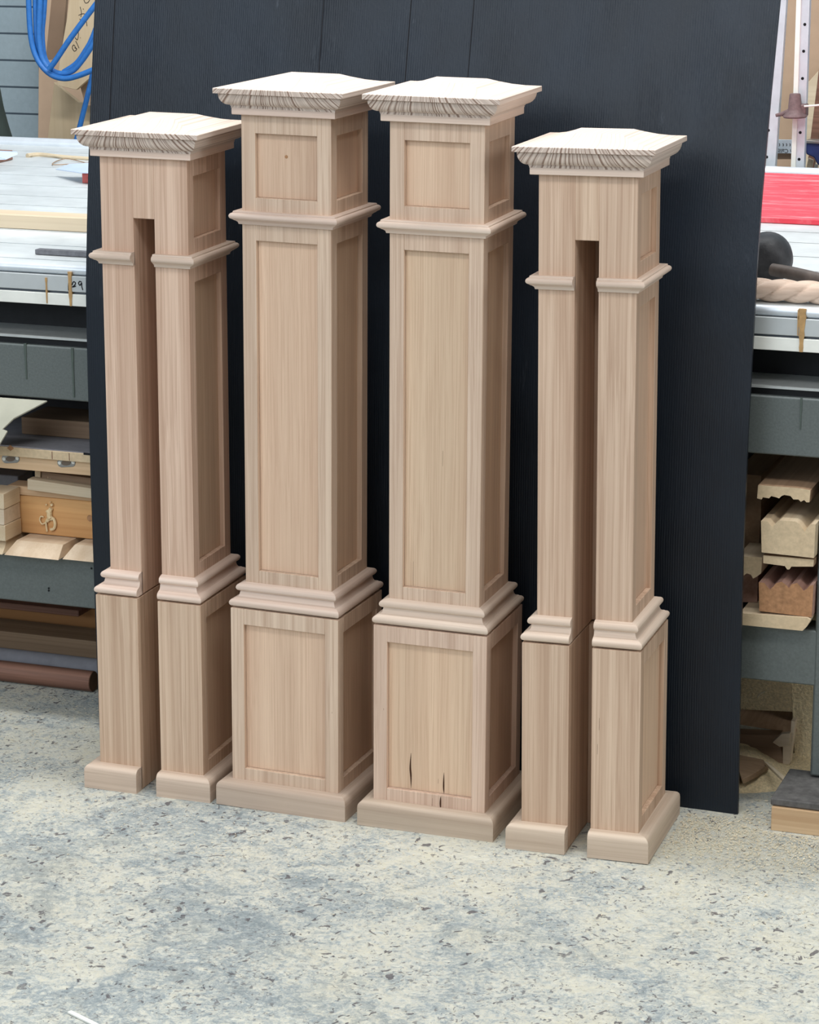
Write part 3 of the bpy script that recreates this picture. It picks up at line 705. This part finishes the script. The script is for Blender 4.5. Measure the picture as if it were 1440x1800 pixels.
tag(MB().slab([at(1340, 280, y=ry + .02), at(1412, 280, y=ry + .02), at(1412, 269, y=ry + .02), at(1340, 269, y=ry + .02)], (0, .01, 0)).build('brown_strip', M['card_d'], bevel=.0005), 'dark brown strip directly below the printed ruler', 'wood strip')
# dark bar, blue tool, wedge, ring
tag(MB().slab([at(1417, 310, y=2.1), at(1428, 310, y=2.1), at(1470, 60, y=2.1), at(1447, 60, y=2.1)], (0, .02, 0)).build('dark_bar', M['dark_x'], bevel=.001), 'dark brown slanted bar right of the cast iron clamp jaw', 'bar')
bt = thing('blue_clamp', 'dark blue painted clamp head at the right edge behind the bench', 'clamp', at(1435, 290, y=2.0))
MB().slab([at(u, v, y=2.0) for u, v in ((1417, 250), (1470, 250), (1470, 292), (1437, 290), (1431, 277), (1417, 271))], (0, .03, 0)).build('clamp_head', M['bluetool'], bt, bevel=.003)
MB().slab([at(u, v, y=1.995) for u, v in ((1416, 247), (1470, 249), (1470, 254), (1416, 252))], (0, .04, 0)).build('top_flange', M['chrome'], bt, bevel=.001)
MB().tube([at(1436, 289, y=1.99), at(1433, 305, y=1.99)], .004, 8, smooth=False).build('clamp_screw', M['chrome'], bt)
tag(MB().slab([at(u, v, y=2.03) for u, v in ((1415, 310), (1424, 310), (1429, 282), (1421, 278))], (0, .014, 0)).build('wood_wedge', M['pine_pale'], bevel=.001), 'small pale wooden wedge below the dark blue clamp', 'wedge')

# ================================================================ shelf between the rails, left
RZ = .3055
pb = thing
def bev_board(label, x0, x1, mat='pine_y', y0=.168):
    # board running away from the viewer, chamfered front end
    b = MB(); y1 = .80; z0, z1 = RZ + .0005, RZ + .022
    v = [(x0, y0, z0), (x1, y0, z0), (x1 - .004, y0 + .028, z1), (x0 + .012, y0 + .028, z1), (x0, y1, z0), (x1, y1, z0), (x1 - .004, y1, z1), (x0 + .012, y1, z1)]
    V = [b.bm.verts.new(p) for p in v]
    for f in ((0, 1, 2, 3), (4, 7, 6, 5), (0, 4, 5, 1), (3, 2, 6, 7), (0, 3, 7, 4), (1, 5, 6, 2)): b.bm.faces.new([V[i] for i in f])
    return tag(b.build('shelf_board', M[mat], bevel=.0008, angle=12), label, 'board')
xa = at(7, 963, y=.17).x; xb = at(103, 976, y=.17).x
bev_board('slanted-end pine board at the left edge of the lower shelf, below the laminated block', xa - .11, xa - .003)
bev_board('slanted-end pine board in the middle on the lower shelf, under the dried foam squiggle', xa, xb)
bev_board('slanted-end pine board on the lower shelf touching the black board', xb + .003, xb + .11, y0=.1765)
BZ = RZ + .023
# upright orange pine board with dried foam
p0 = at(47, 937, z=BZ); ob = thing('orange_pine_board', 'wide orange pine board on edge on the lower shelf, with dried foam on its face', 'board', (-.6, p0.y, BZ))
top = at(47, 871, y=p0.y).z
MB().box(p0.x - .02, -.30, p0.y, p0.y + .035, BZ, top).build('board_body', M['pine_o'], ob, bevel=.002)
fy = p0.y - .003
for pix, r in (([(84, 896), (87, 901), (87, 907), (89, 911)], .0050), ([(90, 893), (88, 898)], .0040), ([(89, 910), (94, 912), (97, 920), (95, 929), (89, 931)], .0028),
               ([(84, 911), (81, 918), (83, 934)], .0018), ([(83, 917), (88, 913), (92, 914)], .0022), ([(80, 919), (74, 921), (70, 914), (72, 908), (77, 909)], .0014),
               ([(81, 886), (82, 888)], .0018), ([(90, 886), (92, 889)], .0028), ([(88, 882), (89, 883)], .0014)):
    b = MB(); b.tube([at(u, v, y=fy) for u, v in pix], r, 8); b.build('dried_foam', M['foam'], ob)
b = MB(); pk = at(158, 911, y=fy + .002); b.lathe([(0, .006), (.002, .005)], pk, (0, 1, 0), 12); b.build('wood_knot', M['end_b'], ob)
# laminated block, left
q = at(7, 868, y=.18); qz = at(13, 958, y=.18).z
lam = thing('laminated_block', 'stack-glued pale pine block at the left edge of the lower shelf', 'wood block', (q.x - .1, .19, BZ))
hgt = (q.z - BZ) / 3
for k in range(3):
    MB().box(q.x - .20, q.x - .001 * (k == 1), .178, p0.y - .004, BZ + hgt * k + (.0006 if k else 0), BZ + hgt * (k + 1)).build('lamination', M['pine_y' if k != 1 else 'pine_pale'], lam, bevel=.001)
# timbers above
bt_ = at(110, 884, y=p0.y).z
zl = top + .0008
def quad(name, mat, label, cat, pix, y, depth):
    b = MB(); b.slab([at(u, v, y=y) for u, v in pix], (0, depth, 0)); return tag(b.build(name, M[mat], bevel=.001), label, cat)
tag(MB().box(at(70, 878, y=.36).x, -.32, p0.y - .002, p0.y + .04, zl, zl + .016).build('square_batten', M['pine_x'], bevel=.001), 'flat square-edged batten lying on top of the orange pine board', 'batten')
quad('pine_batten', 'pine_pale', 'pale batten with one end poking out at the left, sloping down to the right', 'batten', [(48, 861), (230, 886), (230, 869), (48, 842)], p0.y - .026, .022)
quad('wood_block', 'end', 'small light sawn block standing at the end of a brown beam on the shelf', 'wood block', [(61, 844), (71, 845), (71, 827), (61, 826)], p0.y - .001, .05)
bm_ = quad('brown_beam', 'brown_x', 'brown beam with a pale chalk tick above the pale sloping batten', 'beam', [(73, 848), (230, 870), (230, 850), (73, 829)], p0.y + .001, .06)
PM[bm_.name] = Matrix.Translation(-bm_.location)
for pix in ([(84, 838), (85, 842), (87, 842)], [(88, 840), (88, 847)]): stroke('chalk_mark', pix, .5, p0.y + .001, bm_, 'foam', .001)
tag(MB().box(-1.5, at(50, 836, y=.52).x - .012, .50, .56, BZ, at(10, 835, y=.5).z).build('grey_timber', M['dusttop'], bevel=.002), 'grey dusty timber behind the laminated block', 'timber')
# door slabs with oval plates
dz1 = at(0, 822, y=.215).z; dz2 = at(0, 798, y=.215).z; dz3 = at(0, 782, y=.215).z
dl = thing('door_slab', 'timber slab with two oval metal plates in its edge, lying below the dusty slab', 'door slab', (-.9, .215, dz1))
MB().box(-1.7, -.33, .213, .62, dz1, dz2).build('slab_body', M['pine_x'], dl, bevel=.001)
for u, v in ((18, 806.5), (116, 813.5)):
    c_ = at(u, v, y=.211); b = MB(); w_ = .0170; h_ = .0072
    poly = [(c_.x + (w_ - h_) * (1 if math.cos(a) > 0 else -1) + h_ * 1.15 * math.cos(a), c_.z + h_ * 1.15 * math.sin(a) + .12 * ((w_ - h_) * (1 if math.cos(a) > 0 else -1))) for a in [2 * PI * k / 28 for k in range(28)]]
    b.prism(poly, 'y', .2118, .214); pl = b.build('oval_plate', M['chrome'], dl, bevel=.0005); PM[pl.name] = PM[dl.name]
    g = MB(); poly = [(c_.x + .0095 * math.cos(a), c_.z + .0052 * math.sin(a) + .0011 * math.cos(a)) for a in [2 * PI * k / 20 for k in range(20)]]
    g.prism(poly, 'y', .2112, .2119).build('plate_recess_shade', M['recess'], pl)  # oval laid on the plate, darker colour imitates a shaded recess
    for s_ in (-1, 1):
        MB().lathe([(-.0012, .0012), (0, .0032)], (c_.x + s_ * .0135, .2118, c_.z + s_ * .0016), (0, 1, 0), 14).build('plate_screw', M['white'], pl)
d2_ = thing('door_slab', 'dusty topped timber slab with jointed edge, stacked on the one with oval plates', 'door slab', (-.9, .205, dz2))
MB().box(-1.7, -.33, .203, .60, dz2 + .0005, dz3).build('slab_body', M['end'], d2_, bevel=.001)
MB().box(-1.7, -.33, .206, .60, dz3, dz3 + .001).build('dusty_top', M['dusttop'], d2_)
for u in (91, 121):
    c_ = at(u, 792, y=.202); MB().box(c_.x - .0005, c_.x + .0005, .2022, .204, dz2 + .002, dz3 - .001).build('edge_joint', M['dark_x'], d2_)
c_ = at(18, 788, y=.202); MB().prism([(c_.x - .007, c_.z), (c_.x, c_.z - .005), (c_.x + .007, c_.z), (c_.x, c_.z + .006)], 'y', .2022, .2034).build('knot_patch', M['end_b'], d2_)
c_ = at(152, 798, y=.202); MB().box(c_.x - .006, c_.x + .05, .2022, .2034, c_.z - .002, c_.z + .002).build('rebate', M['ink'], d2_)
# beam and white sheet on the slabs
bz = dz3 + .0012
by = at(100, 768, z=bz).y; bh = at(100, 738, y=by).z
tag(MB().box(at(38, 760, y=by).x, -.33, by, by + .10, bz, bh).build('square_beam', M['brown_x'], bevel=.002), 'square brown beam in the shade on the dusty slab', 'beam')
ws = MB(); pts = [at(u, v, y=y_) for u, v, y_ in ((-60, 798, .125), (0, 779, .135), (13, 757, .148), (4, 754, .150), (24, 735, .165), (83, 704, .196), (-60, 694, .196))]
ws.slab(pts, (0, .002, -.003))
tag(ws.build('white_sheet', M['pale_sheet'], bevel=.0008), 'white coated sheet with a cut corner tilted on the shelf under the upper rail', 'sheet')

# ================================================================ floor level under the bench, left
rr = .0195
lg0 = at(0, 1202, z=0); 
endx = at(158, 1205, y=.33).x
log = thing('round_pole', 'thick round timber pole lying on the floor under the workbench', 'pole', (endx - .3, .345, 0))
MB().lathe([(0, .001), (.0002, rr * .96), (.001, rr), (1.3, rr)], (endx, .345, rr + .0005), (-1, .0, .0), 32).build('pole_body', M['dark_x'], log, angle=50)
M['pole_end'] = plain('dark_pole_end', srgb(96, 70, 52), .8, 0, .15, 60, .2, .2)
MB().lathe([(-.0006, rr * .94), (.0006, rr * .94)], (endx, .345, rr + .0005), (-1, 0, 0), 32).build('pole_end', M['pole_end'], log)
def under(name, label, cat, y0, y1, z0, z1, x1, mat, x0=-1.9, r=.002):
    return tag(MB().box(x0, x1, y0, y1, z0, z1).build(name, M[mat], bevel=r), label, cat)
tag(MB().lathe([(0, .001), (.001, .022), (1.3, .022)], (-.42, .402, .0225), (-1, 0, 0), 24).build('round_pole', M['dusttop'], angle=50), 'grey dusty pole lying behind the thick round pole on the floor', 'pole')
under('timber_beam', 'square brown timber on the floor behind the grey pole under the bench', 'timber', .45, .53, 0, .062, -.40, 'brown_x')
under('timber_beam', 'brown timber on the floor furthest back under the bench at the left', 'timber', .56, .66, 0, .090, -.40, 'pine_o')
under('timber_board', 'dark board with an angled end lying on the timbers under the bench', 'board', .50, .63, .0908, .104, at(148, 1110, y=.52).x, 'dark_x')
under('timber_beam', 'reddish timber lying high at the back under the lower rail', 'timber', .70, .80, 0, .165, -.35, 'dark_x')

# ================================================================ right shelf: moulding ends
def prof_y(name, label, pix, y0, y1, mats, cat='moulding', endmat='end'):
    pts = [at(u, v, y=y0) for u, v in pix]; poly = [(p_.x, p_.z) for p_ in pts]
    th = thing(name, label, cat, (sum(p_[0] for p_ in poly) / len(poly), y0, min(p_[1] for p_ in poly)))
    MB().prism(poly, 'y', y0 + .0015, y1).build('moulding_body', M[mats], th)
    MB().prism(poly, 'y', y0, y0 + .0012).build('sawn_end', M[endmat], th)
    return th
bb0 = [(1298, 1098), (1411, 1109), (1419, 1101), (1425, 1090), (1419, 1086), (1300, 1078)]
prof_y('flat_moulding', 'flat board with one bevelled edge lying directly on the lower rail at the right', bb0, .175, .75, 'pine_y')
def wavy(u0, u1, v0, v1, vb0, vb1, prof):
    top_ = [(u0 + (u1 - u0) * t_, v0 + (v1 - v0) * t_ + dv_) for t_, dv_ in prof]
    return [(u0 + 1, vb0), (u1 - 3, vb1)] + top_[::-1]
wp1 = [(0, 0), (.10, 0), (.14, 5), (.20, 11), (.26, 6), (.32, -1), (.42, -4), (.50, 1), (.55, 6), (.60, -1), (.70, -4), (.76, 2), (.82, 9), (.88, 5), (.93, -1), (1, -2)]
prof_y('wavy_moulding', 'reddish brown moulding block with a scalloped top, lowest of the two thick ones', wavy(1334, 1430, 1024, 1031, 1074, 1085, wp1), .180, .70, 'red_y', endmat='end_b')
prof_y('thin_moulding', 'thin dark moulding strip squeezed between the two thick wavy blocks', [(1342, 990), (1380, 995), (1384, 1001), (1388, 1001), (1391, 996), (1430, 996), (1431, 984), (1342, 976)], .182, .65, 'brown_y')
wp2 = [(0, 0), (.12, 0), (.17, 6), (.21, 9), (.26, 3), (.34, -3), (.62, -3), (.70, 1), (.76, 9), (.80, 14), (.85, 6), (.92, 0), (1, 0)]
prof_y('wavy_moulding', 'pale pine moulding block with a wavy top, biggest block of the right-hand pile', wavy(1338, 1434, 916, 922, 971, 981, wp2), .176, .70, 'pine_y')
prof_y('fluted_moulding', 'stepped moulding lying face down, topmost of the right-hand pile', [(1331, 876), (1339, 878), (1341, 874), (1352, 876), (1356, 872), (1364, 874), (1370, 876), (1374, 872), (1379, 870), (1390, 872), (1395, 878), (1404, 878), (1408, 882), (1414, 879), (1418, 883), (1423, 883), (1425, 862), (1402, 858), (1333, 853)], .195, .72, 'brown_y')
prof_y('moulding_offcut', 'short pale moulding end wedged between the black board and the wavy blocks', [(1296, 1014), (1307, 1012), (1313, 1008), (1320, 1010), (1324, 1017), (1330, 1014), (1338, 1008), (1340, 980), (1296, 978)], .205, .295, 'pine_y')
prof_y('reddish_board', 'smooth reddish board end standing on the flat board left of the scalloped block', [(1296, 1058), (1331, 1059), (1333, 1008), (1296, 1006)], .24, .70, 'red_y', 'board', 'red_y')
prof_y('dark_timber', 'dark timber stack end behind the black board and left of the pale wavy block', [(1290, 976), (1334, 978), (1338, 900), (1338, 836), (1290, 832)], .30, .80, 'brown_y', 'timber', 'brown_y')
# ================================================================ right, floor heap under the bench
def heap(name, cx, cy, rx_, ry_, h, label):
    b = MB(); n = 30; grid = []
    rnd = random.Random(3)
    for i in range(n + 1):
        row = []
        for j in range(n + 1):
            a = -1 + 2 * i / n; c_ = -1 + 2 * j / n; d = math.hypot(a, c_)
            z = h * max(0, 1 - d) ** .8 * (1 + .25 * math.sin(a * 7 + c_ * 5)) + (rnd.random() * .004 if d < .95 else 0) - (.001 if d >= .95 else 0)
            row.append(b.bm.verts.new((cx + a * rx_, cy + c_ * ry_, z)))
        grid.append(row)
    for i in range(n):
        for j in range(n): b.bm.faces.new((grid[i][j], grid[i + 1][j], grid[i + 1][j + 1], grid[i][j + 1]))
    return tag(b.build(name, M['sawdust'], angle=80), label, 'sawdust', kind='stuff')
heap('sawdust_heap', .44, .77, .38, .20, .16, 'heap of brown sawdust under the bench at the right')
heap('sawdust_heap', .375, .36, .165, .145, .040, 'low drift of sawdust on the floor just behind the right edge of the black board')
def chunk(label, pix, ys, thick, mat, name='timber_offcut'):
    b = MB(); pts = [at(u, v, y=y_) for (u, v), y_ in zip(pix, ys)]; b.slab(pts, thick)
    return tag(b.build(name, M[mat], bevel=.0008), label, 'offcut')
chunk('brown board offcut lying level in the sawdust heap under the bench, topmost', [(1290, 1264), (1396, 1269), (1398, 1290), (1290, 1272)], [.42, .42, .40, .40], (0, .05, .002), 'brown_y')
chunk('thick brown board offcut on edge in the sawdust under the bench', [(1290, 1290), (1370, 1293), (1378, 1343), (1340, 1335), (1290, 1325)], [.36, .36, .35, .35, .35], (0, .03, 0), 'brown_x')
chunk('pale upright offcut at the right of the heap under the bench', [(1376, 1344), (1388, 1344), (1398, 1268), (1391, 1266), (1388, 1310), (1376, 1312)], [.35, .35, .37, .37, .35, .35], (0, .02, 0), 'pine_pale')
chunk('small pointed pale offcut leaning over the brown board in the heap', [(1358, 1305), (1374, 1290), (1389, 1289), (1388, 1312), (1370, 1313)], [.34] * 5, (0, .012, 0), 'pine_pale')
chunk('broad broken offcut lying flat on the floor beside the black board', [(1298, 1326), (1342, 1335), (1350, 1345), (1322, 1362), (1304, 1370), (1298, 1350)], [.30, .29, .28, .24, .22, .25], (0, .01, -.012), 'brown_x')
chunk('narrow pale batten sloping down across the heap under the bench', [(1343, 1338), (1350, 1340), (1382, 1366), (1378, 1372)], [.27, .27, .20, .20], (0, .01, -.010), 'pine_pale')
# ply sheet behind the heap, standing against the leg
tag(MB().slab([at(1398, 1352, y=.40), at(1560, 1356, y=.40), at(1560, 1195, y=.44), at(1390, 1195, y=.44)], (0, .012, 0)).build('particle_board', M['sawdust'], bevel=.001), 'dusty particle board sheet standing behind the bench leg at the right', 'board')
# curled shaving caught on the heap
b = MB(); b.tube([at(u, v, y=.33) for u, v in ((1332, 1226), (1336, 1220), (1345, 1216))], .0013, 6); tag(b.build('wood_shaving', M['shav']), 'single curled pale shaving hanging above the heap under the bench', 'shaving')
# ================================================================ loose things on the floor
a0 = at(122, 1777, z=.003); a1 = at(205, 1818, z=.003); d = (a1 - a0).normalized(); nn = Vector((-d.y, d.x, 0)) * .0035
tag(MB().slab([a0 - nn, a1 - nn, a1 + nn, a0 + nn], (0, 0, -.0028)).build('wood_sliver', M['white'], bevel=.0004), 'thin white wood sliver on the floor at the bottom left', 'sliver')
# shavings scattered near the board foot
b = MB(); rnd = random.Random(11)
def flake(x, y, s_):
    a = rnd.random() * 6.28; z = .0006 + rnd.random() * .002; tilt = rnd.uniform(-.4, .4) * s_
    dx, dy = math.cos(a) * s_, math.sin(a) * s_; ex, ey = -dy * .35, dx * .35
    ex *= rnd.uniform(.5, 2); ey *= rnd.uniform(.5, 2)
    V = [b.bm.verts.new(p_) for p_ in ((x - dx * rnd.uniform(.4, 1) - ex, y - dy - ey * rnd.uniform(.3, 1), z), (x + dx - ex, y + dy - ey, z + abs(tilt)), (x + dx + ex, y + dy + ey, z + abs(tilt)), (x - dx + ex, y - dy + ey, z))]
    W = [b.bm.verts.new(v.co + Vector((0, 0, .0006))) for v in V]
    b.bm.faces.new(V[::-1]); b.bm.faces.new(W)
    for i in range(4): b.bm.faces.new((V[i], V[(i + 1) % 4], W[(i + 1) % 4], W[i]))
for i in range(7000):
    x = rnd.uniform(.375, .85); y = rnd.gauss(.04, .08)
    if (.07 < y < .24 and x > .51) or (y > .108 and x < .462) or y > .3: continue
    flake(x, y, rnd.uniform(.0005, .0017) * (1.6 if rnd.random() < .06 else 1))
for i in range(1800):
    x = rnd.uniform(-.8, .75); y = rnd.gauss(-.20, .12)
    ok = all(abs(x - px) > .125 or y < -.14 for px in (-.5, -.2535, -.003, .2525))
    if ok and y < .1: flake(x, y, rnd.uniform(.0004, .0014))
for i in range(500):
    flake(rnd.uniform(-1.2, -.72), rnd.uniform(-.3, .3), rnd.uniform(.0006, .002))
tag(b.build('floor_shavings', M['shav'], angle=10), 'scatter of fine pale wood shavings over the floor around the posts', 'shavings', kind='stuff')
